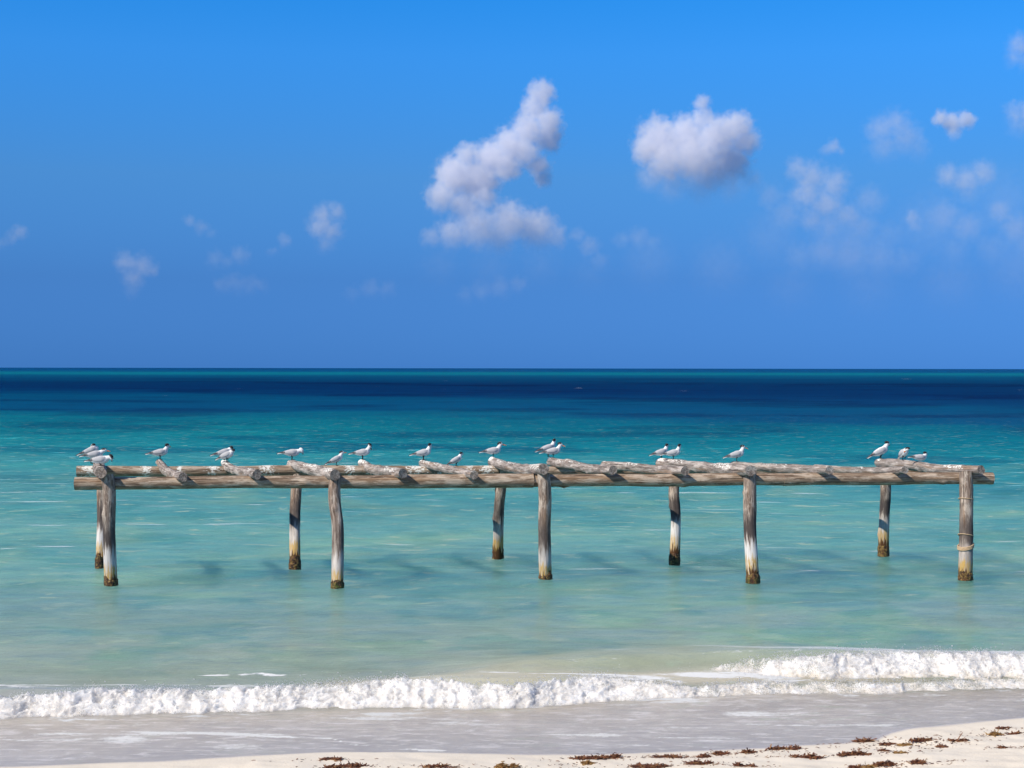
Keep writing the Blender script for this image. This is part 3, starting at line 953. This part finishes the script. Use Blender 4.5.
def tern(foot, label, yaw=0, pitch=12, head='up', hyaw=0, hpitch=-8, size=1.0, leg=.062, bill=4, crest=.5, sit=False, billen=.062, droop=0):
    """one bird: a single fused body; yaw 0 looks along +x, 90 looks out to sea"""
    src = []      # (tag, bmesh)
    def piece(tagi, fn):
        b = bmesh.new(); fn(b)
        bmesh.ops.recalc_face_normals(b, faces=b.faces)
        src.append((tagi, b))
    lg = .03 if sit else leg
    cz = lg + .050
    Rp = Matrix.Rotation(-R(pitch), 3, 'Y')
    def B(x, y, z):
        return Rp @ Vector((x, y, z)) + Vector((0, 0, cz))
    piece(0, lambda b: tube(b, [B(-.150, 0, .004), B(-.10, 0, .0), B(-.04, 0, -.004), B(.03, 0, -.003), B(.085, 0, .006), B(.118, 0, .020)],
                            [.006, .030, .046, .051, .044, .012], [.006, .026, .046, .055, .048, .014]))
    # folded wings, long dark tips crossing over the tail
    for sd in (1, -1):
        piece(1, lambda b: tube(b, [B(.082, sd * .036, .018), B(.03, sd * .048, .014), B(-.05, sd * .042, .016), B(-.12, sd * .020, .018)],
                                [.008, .014, .014, .010], [.020, .036, .032, .014]))
        piece(2, lambda b: tube(b, [B(-.095, sd * .024, .016), B(-.16, sd * .010, .014 - droop), B(-.235, sd * -.004, .006 - droop * 2)], [.016, .012, .005], [.018, .011, .004]))
    piece(1 if crest < .9 else 0, lambda b: tube(b, [B(.07, 0, .034), B(.0, 0, .040), B(-.09, 0, .026)], [.022, .034, .018], [.014, .016, .010]))
    piece(0, lambda b: tube(b, [B(-.11, 0, .002), B(-.17, 0, .000), B(-.222, 0, -.004)], [.024, .018, .010], [.012, .007, .004]))
    # neck and head
    HP = {'up': (.118, .105), 'tall': (.105, .118), 'hunched': (.105, .066), 'down': (.150, .030), 'tucked': (.030, .066), 'low': (.142, .062)}[head]
    Hc = Rp @ Vector((HP[0], 0, 0)) * 1.0
    Hc = Vector((HP[0], 0.0 if head != 'tucked' else -.012, cz + HP[1]))
    nb_ = B(.085, 0, .022)
    if head == 'tucked':
        nb_ = B(.075, 0, .030)
    rnk = [.040, .034, .028] if head in ('hunched', 'tucked') else [.041, .030, .025]
    piece(0, lambda b: tube(b, [B(.07, 0, .008), nb_.lerp(Hc, .5) + Vector((.004, 0, 0)), Hc], rnk, rnk))
    Rh = Matrix.Rotation(R(hyaw), 3, 'Z') @ Matrix.Rotation(-R(hpitch), 3, 'Y')
    def Hh(x, y, z): return Rh @ Vector((x, y, z)) + Hc
    piece(0, lambda b: tube(b, [Hh(-.034, 0, .0), Hh(-.018, 0, .002), Hh(.012, 0, .0), Hh(.036, 0, -.006)], [.008, .025, .026, .010], [.008, .026, .027, .010]))
    piece(3 if crest > .4 else 0, lambda b: tube(b, [Hh(-.050, 0, -.004), Hh(-.026, 0, .008), Hh(.0, 0, .013), Hh(.024, 0, .008)], [.010, .0265, .0275, .010], [.010, .0225, .0215, .009]))
    if billen > 0:
        piece(bill, lambda b: tube(b, [Hh(.026, 0, -.006), Hh(.026 + billen * .5, 0, -.009), Hh(.026 + billen, 0, -.016)], [.009, .0062, .0028], [.0115, .0082, .003], 10))
    if not sit:
        for sd in (1, -1):
            y0 = sd * .020
            piece(5, lambda b: tube(b, [B(.0, y0, -.035), Vector((.004, y0, lg * .55)), Vector((.0, y0, .006))], [.008, .0055, .0055], [.008, .0055, .0055], 8))
            for ty in (-.016, 0, .016):
                piece(5, lambda b: tube(b, [Vector((-.004, y0, .005)), Vector((.018, y0 + ty * .6, .005)), Vector((.040, y0 + ty, .003))], [.005, .005, .0035], [.0042, .004, .003], 8, 8))
    # fuse
    bm = bmesh.new()
    kd_pts = []
    for tg, b in src:
        tmp = bpy.data.meshes.new('t'); b.to_mesh(tmp); b.free()
        bm.from_mesh(tmp)
        for v in tmp.vertices: kd_pts.append((v.co.copy(), tg))
        bpy.data.meshes.remove(tmp)
    me = bpy.data.meshes.new('tern'); bm.to_mesh(me); bm.free()
    o = bpy.data.objects.new('tern', me); COL.objects.link(o)
    md = o.modifiers.new('fuse', 'REMESH'); md.mode = 'VOXEL'; md.voxel_size = .0036
    bpy.context.view_layer.update()
    ev = o.evaluated_get(bpy.context.evaluated_depsgraph_get())
    nm = bpy.data.meshes.new_from_object(ev)
    o.modifiers.clear(); o.data = nm; bpy.data.meshes.remove(me)
    nm.name = 'tern'
    nm.materials.clear()
    for m in TM: nm.materials.append(m)
    kd = kdtree.KDTree(len(kd_pts))
    for k, (c, tg) in enumerate(kd_pts): kd.insert(c, k)
    kd.balance()
    for p in nm.polygons:
        best = kd.find(p.center)
        p.material_index = kd_pts[best[1]][1]
        p.use_smooth = True
    o.location = foot
    o.rotation_euler = (0, 0, R(yaw))
    o.scale = (size,) * 3
    tag(o, label, 'tern', 'terns resting on the old pier')
    return o

PB1 = lambda px: perch_beam(RB1, RR1, px)
S = 1.02
tern(perch_at(0, .05) + Vector((-.12, 0, -.05)), 'rearmost tern of the huddle at the seaward left corner, head turned to preen', yaw=8, pitch=20, head='tucked', hyaw=150, hpitch=-40, size=S, leg=.15, billen=.03)
tern(perch_at(0, .40) + Vector((-.07, 0, -.02)), 'tern in the left corner huddle with an orange bill showing between two others', yaw=6, pitch=8, head='low', hyaw=-8, hpitch=-2, size=S, leg=.085)
tern(perch_at(0, .88), 'hunched tern in front of the left corner huddle, bill pointing down', yaw=-6, pitch=6, head='down', hyaw=-20, hpitch=-62, size=S * 1.05, leg=.03, bill=6, billen=.03)
tern(perch_pole(1, 160), 'tern alone on the first raised pole tip, black cap turned away', yaw=4, pitch=8, head='up', hyaw=50, hpitch=-8, size=S, billen=.05)
tern(perch_pole(2, 225) + Vector((-.03, .10, -.01)), 'tern tucked behind another on the second raised pole, tail pointing left', yaw=4, pitch=14, head='hunched', hyaw=120, hpitch=-5, size=S, leg=.08, billen=.03)
tern(perch_pole(2, 227), 'round breasted tern on the second raised pole with its head sunk down', yaw=-20, pitch=22, head='hunched', hyaw=150, hpitch=-25, size=S * .98, billen=.03)
tern(perch_pole(3, 292), 'very white tern bowing its head on the third raised pole, no black cap showing', yaw=-2, pitch=4, head='down', hyaw=0, hpitch=-55, size=S * 1.02, billen=.04, bill=6, crest=.3)
tern(PB1(337.5), 'small upright tern on the rear beam beside the second front post', yaw=10, pitch=26, head='tall', hyaw=-5, hpitch=5, size=S * .88)
tern(perch_pole(4, 362.5), 'tern on the fourth raised pole with its dark bill pointing down ahead', yaw=-6, pitch=8, head='up', hyaw=-10, hpitch=-55, size=S, bill=6, billen=.055)
tern(perch_pole(5, 423), 'white tern on the tip of the fifth raised pole, capped head drawn up over breast', yaw=-8, pitch=12, head='tall', hyaw=75, hpitch=-5, size=S * 1.02, billen=.03)
tern(PB1(457.5), 'smallest tern, standing alone on the rear beam left of a thick pale pole', yaw=14, pitch=30, head='tall', hyaw=40, hpitch=-10, size=S * .84, billen=.035)
tern(perch_pole(6, 493), 'tern standing level in profile with a bright orange bill, on a thick pale pole', yaw=2, pitch=8, head='up', hyaw=0, hpitch=-4, size=S, billen=.072)
tern(perch_pole(7, 550) + Vector((-.03, .12, .01)), 'tern standing behind its neighbour near the middle post, only head and back showing', yaw=16, pitch=16, head='tall', hyaw=60, hpitch=0, size=S, leg=.09, billen=.03)
tern(perch_pole(7, 553), 'front tern of the pair near the middle post, bill to the right', yaw=-4, pitch=10, head='up', hyaw=-8, hpitch=-14, size=S)
tern(perch_pole(9, 661), 'greyer tern with a full black head, left one of a pair on a thick pole', yaw=10, pitch=16, head='tall', hyaw=50, hpitch=0, size=S * .92, billen=.02)
tern(perch_pole(9, 673), 'white breasted tern, right one of a pair on a thick pole', yaw=-14, pitch=12, head='tall', hyaw=80, hpitch=-2, size=S * .95, billen=.02)
tern(perch_pole(10, 736), 'lone tern above the fourth front post with a reddish bill', yaw=-6, pitch=16, head='tall', hyaw=5, hpitch=-12, size=S)
tern(perch_pole(12, 880.5), 'tall bright white tern standing steeply upright at the right end of the frame', yaw=2, pitch=28, head='tall', hyaw=20, hpitch=-20, size=S * 1.08, bill=6, billen=.03, crest=1)
tern(perch_pole(12, 904), 'round tern facing the beach and preening between two others on the last pole', yaw=-75, pitch=30, head='hunched', hyaw=-110, hpitch=-30, size=S * .98, billen=.045, crest=1)
tern(perch_pole(12, 920), 'tern sitting low on the last pole, its belly on the wood', yaw=8, pitch=0, head='hunched', hyaw=20, hpitch=-20, size=S * .88, sit=True, billen=.025)

# ------------------------------------------------------------------ weed on the sand
s = NT('dried_weed')
rnd = s.n('ShaderNodeNewGeometry').outputs['Random Per Island']
c = s.ramp(rnd, [(0, (.040, .016, .010)), (.45, (.13, .042, .022)), (.8, (.24, .10, .045)), (1, (.30, .17, .07))])
s.principled(Base_Color=c, Roughness=.75, Specular_IOR_Level=.3)
MAT_WEED = s.m
s = NT('pale_weed')
rnd = s.n('ShaderNodeNewGeometry').outputs['Random Per Island']
c = s.ramp(rnd, [(0, (.12, .055, .02)), (.5, (.28, .15, .05)), (1, (.42, .27, .11))])
s.principled(Base_Color=c, Roughness=.8, Specular_IOR_Level=.2)
MAT_WEED2 = s.m

def sand_point(px, py):
    v = ray(px, py)
    t = -CAMZ / v.z
    for _ in range(30):
        p = CAM + v * t
        t = (float(sand_h(np.array([p.x]), np.array([p.y]))[0]) - CAMZ) / v.z
    return CAM + v * t

def frond(V, Fc, p, dirv, length, width, curl, r):
    """short curled strap with thickness"""
    n = 6
    base = len(V)
    d = np.array(dirv, float)
    d /= np.linalg.norm(d) + 1e-9
    side = np.cross(d, [0, 0, 1.0]); side /= np.linalg.norm(side) + 1e-9
    q = np.array(p, float)
    for k in range(n):
        f = k / (n - 1)
        w = width * math.sin(math.pi * (0.12 + .80 * f)) + .0012
        upv = np.array([0, 0, 1.0])
        for a, b in ((1, .4), (-1, .4), (-1, -.4), (1, -.4)):
            V.append(q + side * w * a + upv * w * b)
        d = d + np.array([r.normal(0, curl), r.normal(0, curl), r.normal(-.05, curl)])
        d /= np.linalg.norm(d)
        q = q + d * length / n
        q[2] = max(q[2], p[2] * 0 + .001)
    for k in range(n - 1):
        a = base + k * 4
        for j in range(4):
            Fc.append((a + j, a + (j + 1) % 4, a + 4 + (j + 1) % 4, a + 4 + j))
    Fc.append((base + 3, base + 2, base + 1, base)); e = base + (n - 1) * 4
    Fc.append((e, e + 1, e + 2, e + 3))

WEED_AT = {}
def weed(px, py, w_px, h_px, label, mat=MAT_WEED, spike=None, seed=0):
    c = WEED_AT[(px, py)] = sand_point(px, py)
    mpp = c.y / F
    hw = w_px * mpp / 2
    ht = h_px * mpp
    r = np.random.default_rng(900 + seed)
    slope = -.075
    V, Fc = [], []
    n = int(24 + w_px * h_px * 1.5)
    lobes = [(r.uniform(-.85, .85) * hw, r.uniform(.15, 1)) for _ in range(max(2, int(w_px / 5)))]
    for k in range(5):
        frond(V, Fc, (-hw * r.uniform(.8, 1), r.normal(0, .012), .004), (1, r.normal(0, .05), .02), hw * r.uniform(1.6, 2), .006, .04, r)
    for k in range(n):
        lx, la = lobes[r.integers(len(lobes))]
        x = np.clip(lx + r.normal(0, hw * .15 + .01), -hw * 1.1, hw * 1.1)
        y = r.normal(0, hw * .05 + .012) + (lx * .35 if la > .5 else -lx * .25)
        env = ht * la * math.exp(-((x - lx) / (hw * .25 + .012)) ** 2)
        z = abs(r.normal(0, .34)) * env * max(0, 1 - (y / (hw * .5 + .06)) ** 2)
        gz = slope * y
        a = r.uniform(0, 2 * math.pi)
        frond(V, Fc, (x, y, gz + z + .004), (math.cos(a), math.sin(a) * .6, r.normal(.0, .14)), r.uniform(.015, .055), r.uniform(.002, .0055), .22, r)
    if spike:
        dx, dz = spike
        frond(V, Fc, (0, 0, .0), (dx, 0, dz), math.hypot(dx, dz) * mpp, .006, .05, r)
    o = mesh_obj('seaweed_clump', V, Fc, mat, None, False)
    o.location = c
    tag(o, label, 'seaweed', 'clumps of weed along the strand line')
    return o

WEEDS = [
    (331, 759.5, 15, 5, 'small brown weed tuft lying alone just above the water line', MAT_WEED, None),
    (348, 767, 46, 5, 'ragged weed mat cut by the bottom edge below the lone tuft', MAT_WEED, None),
    (508, 768, 20, 9, 'tan dome of dry weed at the bottom edge near the middle', MAT_WEED2, None),
    (440, 767, 30, 3, 'thin dark weed strip between the ragged mat and the tan dome', MAT_WEED, None),
    (590, 759, 42, 5, 'long reddish weed heap with a tall right end at the water edge', MAT_WEED, None),
    (612, 758, 12, 8, 'rounded red brown lump ending the long heap by the water', MAT_WEED, None),
    (587, 764, 11, 6, 'small tan mound just below the long reddish heap', MAT_WEED2, None),
    (668, 757, 30, 3, 'flat thin weed strip left of a dark knot by the water', MAT_WEED, None),
    (702, 757.5, 11, 5, 'compact dark weed knot between two flat strips', MAT_WEED, None),
    (722, 754, 20, 4, 'low arched weed strip on clean sand near the water edge', MAT_WEED, None),
    (702, 764, 28, 5, 'knotted dark weed pile in the lower strand line, middle of three', MAT_WEED, None),
    (655, 767, 48, 5, 'broad dark weed bank at the bottom edge beside the knotted pile', MAT_WEED, None),
    (744, 766, 16, 5, 'small dark tuft at the right end of the lower strand line', MAT_WEED, None),
    (752, 752.5, 16, 4, 'brown curl of weed touching the wet sand', MAT_WEED, None),
    (785, 749, 34, 4, 'long dark weed string right on the edge of the wash', MAT_WEED, None),
    (805, 757.5, 34, 6, 'wide tangled dark weed bank right of the middle', MAT_WEED, None),
    (853, 755, 32, 6, 'thick tangled dark weed bank pointing towards the wet cove', MAT_WEED, None),
    (866, 741.5, 26, 5, 'reddish weed heap on the tip of the wet sand cove', MAT_WEED, None),
    (888, 744.5, 15, 3, 'thin weed strip right of the reddish heap', MAT_WEED, None),
    (903, 745.5, 12, 3, 'small pale weed scrap in the row above the clean sand', MAT_WEED2, None),
    (922, 741, 26, 4, 'broken brown weed row in front of the upright twig', MAT_WEED, None),
    (957, 741, 18, 3, 'flat weed patch holding a thin upright twig', MAT_WEED, (6, 11)),
    (996, 735, 14, 7, 'peaked brown weed tuft high on the clean sand at right', MAT_WEED2, (3, 8)),
    (1013, 734.5, 14, 3, 'flat dark weed strip beside the peaked tuft', MAT_WEED, None),
    (1003, 728.5, 9, 2, 'tiny dark weed scrap above the peaked tuft', MAT_WEED, None),
    (939, 747, 8, 4, 'pair of tiny weed lumps alone on clean sand', MAT_WEED, None),
    (1004, 748, 6, 3, 'single dark weed lump low on the bare sand at right', MAT_WEED, None),
    (856, 768, 10, 7, 'dark round weed ball at the bottom edge', MAT_WEED, None),
    (870, 767.5, 9, 5, 'smaller brown weed lump beside the round ball', MAT_WEED2, None),
    (886, 765, 22, 6, 'spreading dark weed heap right of the weed balls', MAT_WEED, None),
    (920, 763, 18, 4, 'outermost flat weed heap of the bottom row at right', MAT_WEED, None),
    (884, 751, 6, 3, 'little dark weed dot between the two strand lines', MAT_WEED, None),
    (900, 753.5, 12, 2, 'faint slanted weed sliver between the two strand lines', MAT_WEED2, None)]
for i, (px, py, w_, h_, lab, m_, sp) in enumerate(WEEDS):
    weed(px, py, w_, h_, lab, m_, sp, i)

# loose scraps nobody could count
V, Fc = [], []
r = np.random.default_rng(5)
for k in range(1000):
    wx_, wy_, ww_ = WEEDS[r.integers(len(WEEDS))][:3]
    c_ = WEED_AT[(wx_, wy_)]
    x = c_.x + r.normal(0, .10 + ww_ * .006)
    y = min(c_.y + r.normal(-.01, .045) + (x - c_.x) * .08, float(shore(np.array([x]))[0]) - .02)
    z = float(sand_h(np.array([x]), np.array([y]))[0])
    a = r.uniform(0, 6.28)
    frond(V, Fc, (x, y, z + .003), (math.cos(a), math.sin(a) * .4, r.normal(0, .05)), r.uniform(.008, .05), r.uniform(.001, .0035), .2, r)
tag(mesh_obj('seaweed_litter', V, Fc, MAT_WEED, None, False), 'fine scraps of dry weed scattered over the sand', 'seaweed litter', kind='stuff')

# ------------------------------------------------------------------ clouds
def cloud_mat(name, density, blobs, mpp, seed, soft, zlo, zhi, aniso=-.2):
    """vapour: dense where the puffs are, broken up by noise, thinning out at the rim and at the base"""
    s = NT(name)
    P = s.n('ShaderNodeTexCoord').outputs['Object']
    off = s.n('ShaderNodeVectorMath', operation='ADD')
    s.put(off.inputs[0], P); off.inputs[1].default_value = (seed * 900.0, seed * 311.0, 0)
    Pn = off.outputs[0]
    big = s.n('ShaderNodeTexNoise')
    s.put(big.inputs['Vector'], Pn)
    big.inputs['Scale'].default_value = 1 / (13 * mpp); big.inputs['Detail'].default_value = 2
    wv = s.n('ShaderNodeVectorMath', operation='MULTIPLY_ADD')
    s.put(wv.inputs[0], big.outputs['Color'])
    w_ = 11 * mpp
    wv.inputs[1].default_value = (w_,) * 3
    s.put(wv.inputs[2], P)
    sh = s.n('ShaderNodeVectorMath', operation='SUBTRACT')
    s.put(sh.inputs[0], wv.outputs[0]); sh.inputs[1].default_value = (w_ / 2,) * 3
    Q = sh.outputs[0]
    best = None
    for c, r_ in blobs:
        d = s.n('ShaderNodeVectorMath', operation='DISTANCE')
        s.put(d.inputs[0], Q); d.inputs[1].default_value = tuple(c)
        v = s.math('MULTIPLY_ADD', d.outputs['Value'], -1 / r_, 1.0)
        best = v if best is None else s.math('SMOOTH_MAX', best, v, .12)
    fine = s.noise(Pn, 1 / (7.0 * mpp), 5, .62)
    f = s.math('MULTIPLY_ADD', s.math('SUBTRACT', fine, .5), 1.5, best)
    den = s.remap(f, -.05, soft)
    z = s.n('ShaderNodeSeparateXYZ'); s.put(z.inputs[0], P)
    den = s.math('MULTIPLY', den, s.remap(z.outputs['Z'], zlo, zhi, .12, 1))
    v = s.n('ShaderNodeVolumePrincipled')
    v.inputs['Color'].default_value = (.95, .955, 1, 1)
    s.put(v.inputs['Density'], s.math('MULTIPLY', den, density))
    v.inputs['Anisotropy'].default_value = aniso
    s.t.links.new(v.outputs[0], s.out.inputs['Volume'])
    s.m.cycles.volume_step_rate = .6
    return s.m

CD = 9000.0
def cloud(blobs, label, tau, seed, dist=CD, soft=.45):
    """blobs: (px, py, radius px). tau: optical depth through the middle"""
    mpp = dist / F
    r = np.random.default_rng(seed)
    bm = bmesh.new()
    cs = [unp(px, py, dist) for px, py, rp in blobs]
    cen = sum(cs, Vector()) / len(cs)
    mean_r = np.mean([b[2] for b in blobs]) * mpp
    puffs = []
    for (px, py, rp), c in zip(blobs, cs):
        rad = rp * mpp * 1.12
        c = CAM + (c - CAM) * (1 + r.uniform(-.5, .5) * rad / dist)
        puffs.append((c - cen, rad))
        bmesh.ops.create_icosphere(bm, subdivisions=3, radius=rad * 1.3, matrix=Matrix.Translation(c - cen))
    me = bpy.data.meshes.new('c'); bm.to_mesh(me); bm.free()
    o = bpy.data.objects.new('cloud', me); COL.objects.link(o)
    md = o.modifiers.new('fuse', 'REMESH'); md.mode = 'VOXEL'; md.voxel_size = max(2.0 * mpp, mean_r * .12)
    bpy.context.view_layer.update()
    nm = bpy.data.meshes.new_from_object(o.evaluated_get(bpy.context.evaluated_depsgraph_get()))
    o.modifiers.clear(); o.data = nm; bpy.data.meshes.remove(me); nm.name = 'cloud'
    nm.materials.clear()
    zs = [p[0].z for p in puffs]
    nm.materials.append(cloud_mat('cloud_vapour', tau / (1.1 * mean_r), puffs, mpp, seed, soft, min(zs) - mean_r * 1.2, min(zs) + mean_r * 1.6))
    o.location = cen
    tag(o, label, 'cloud', 'clouds over the sea')
    return o

cloud([(541, 94, 15), (534, 108, 14), (548, 122, 16), (549, 138, 15), (528, 130, 18), (512, 146, 20), (492, 160, 21), (466, 155, 13), (456, 176, 22), (526, 152, 16),
       (478, 180, 23), (506, 164, 18), (538, 166, 13), (542, 178, 10), (442, 198, 17), (464, 206, 19), (484, 198, 14)], 'tall white cumulus tower leaning right above the middle of the sea', 1.6, 1, soft=.65)
cloud([(478, 230, 24), (508, 224, 24), (536, 230, 23), (452, 235, 18), (500, 238, 20), (556, 238, 14), (430, 238, 11)], 'flat pale cloud bank lying under the tall leaning tower', 1.0, 2, soft=.7)
cloud([(702, 103, 9), (703, 119, 12), (660, 140, 24), (686, 136, 22), (716, 138, 23), (737, 128, 18), (745, 142, 16), (696, 160, 28), (730, 164, 22), (668, 162, 22), (645, 150, 15), (712, 176, 20)],
      'broad puffy cumulus with a small round knob on top', 1.6, 3, soft=.65)
cloud([(650, 178, 16), (672, 188, 18), (700, 192, 19), (730, 190, 17), (752, 180, 12)], 'dim lavender base trailing under the puffy knobbed cumulus', 0.50, 4, soft=1)
cloud([(322, 214, 13), (336, 212, 12), (320, 226, 15), (332, 232, 13), (325, 245, 11)], 'small pinkish cloud alone in the left sky', 0.60, 5, soft=1.2)
cloud([(126, 262, 14), (142, 266, 14), (133, 278, 14), (152, 270, 9), (132, 292, 9)], 'faint mauve puff low in the left sky', 0.36, 6, soft=1.2)
cloud([(20, 232, 9), (10, 239, 9), (0, 244, 8)], 'thin slanted cloud scrap at the left edge', 0.32, 7, soft=1.2)
cloud([(190, 221, 8), (201, 228, 9), (212, 234, 7)], 'tiny faint cloud streak right of the slanted scrap', 0.24, 8, soft=1.2)
cloud([(215, 260, 12), (228, 262, 10), (240, 256, 12)], 'pale double puff between the mauve puff and the pinkish cloud', 0.24, 9, soft=1.2)
cloud([(222, 286, 12), (236, 286, 14), (250, 286, 13), (262, 286, 9)], 'very faint flat cloud low under the double puff', 0.20, 10, soft=1.2)
cloud([(622, 241, 11), (638, 239, 13), (652, 244, 10)], 'faint little cloud under the knobbed cumulus', 0.22, 11, soft=1.2)
cloud([(796, 168, 13), (812, 176, 18), (834, 184, 18), (806, 194, 18), (826, 204, 20), (846, 216, 15), (812, 220, 16), (830, 228, 14)], 'ragged pale cloud heap in the right sky', 0.60, 12, soft=1.2)
cloud([(826, 150, 7), (833, 148, 9), (841, 152, 6)], 'bright small wisp just above the ragged heap', .4, 13, soft=.9)
cloud([(880, 130, 18), (896, 124, 17), (906, 140, 21), (884, 148, 20), (918, 150, 15)], 'large dim lavender cloud left of the bright scrap', 0.42, 14, soft=1)
cloud([(941, 119, 9), (953, 124, 12), (966, 121, 10), (955, 134, 8)], 'bright scalloped white scrap high in the right sky', .9, 15, soft=.7)
cloud([(948, 176, 15), (966, 182, 18), (982, 174, 16), (968, 196, 13)], 'pale puff under the bright scalloped scrap', 0.60, 16, soft=1.2)
cloud([(912, 218, 9), (914, 227, 8)], 'small round puff low in the right sky', 0.40, 17, soft=1.2)
cloud([(1020, 46, 15), (1014, 58, 12), (1028, 62, 14)], 'cloud cut by the right edge near the top', 0.60, 18, soft=1.2)
cloud([(1014, 112, 12), (1020, 126, 16), (1030, 112, 16)], 'cloud cut by the right edge below the top one', 0.65, 19, soft=1.2)
cloud([(1000, 212, 14), (1016, 230, 18), (1028, 246, 16)], 'faint cloud at the right edge above the haze', 0.36, 20, soft=1.2)
cloud([(800, 258, 18), (822, 254, 22), (850, 260, 24), (880, 260, 22), (905, 264, 18)], 'wide dim cloud band low in the right sky', 0.22, 21, soft=1)
cloud([(352, 294, 10), (370, 290, 12), (386, 290, 11)], 'faint smudge of cloud low left of the middle', 0.17, 22, soft=1.2)
cloud([(466, 296, 12), (482, 292, 14), (500, 288, 13), (518, 284, 11)], 'faint smudge of cloud low under the pale bank', 0.17, 23, soft=1.2)
cloud([(770, 196, 16), (786, 214, 18), (870, 200, 18), (862, 228, 18), (890, 236, 16)], 'broad lavender veil around the ragged heap', .2, 24, soft=1)
cloud([(945, 215, 18), (968, 228, 20), (990, 250, 18), (955, 252, 16)], 'broad lavender veil under the pale puff at right', .2, 25, soft=1)
cloud([(285, 240, 8), (272, 252, 7)], 'barely visible cloud fleck left of the pinkish cloud', .2, 26, soft=1)
cloud([(590, 246, 12), (578, 236, 10), (600, 262, 10)], 'thin violet veil right of the flat pale bank', .2, 27, soft=1)
cloud([(650, 262, 34), (720, 268, 38), (770, 238, 36), (790, 290, 34), (850, 240, 44), (870, 290, 38), (930, 225, 44), (950, 285, 40), (1005, 200, 40), (1020, 270, 46), (1060, 235, 46)],
      'wide thin violet haze bank behind the clouds of the right sky', .17, 28, dist=11000, soft=1.6)
cloud([(440, 268, 26), (490, 272, 28), (540, 268, 26), (590, 275, 24)], 'thin violet haze bank under the tall leaning tower', .12, 29, dist=10500, soft=1.6)
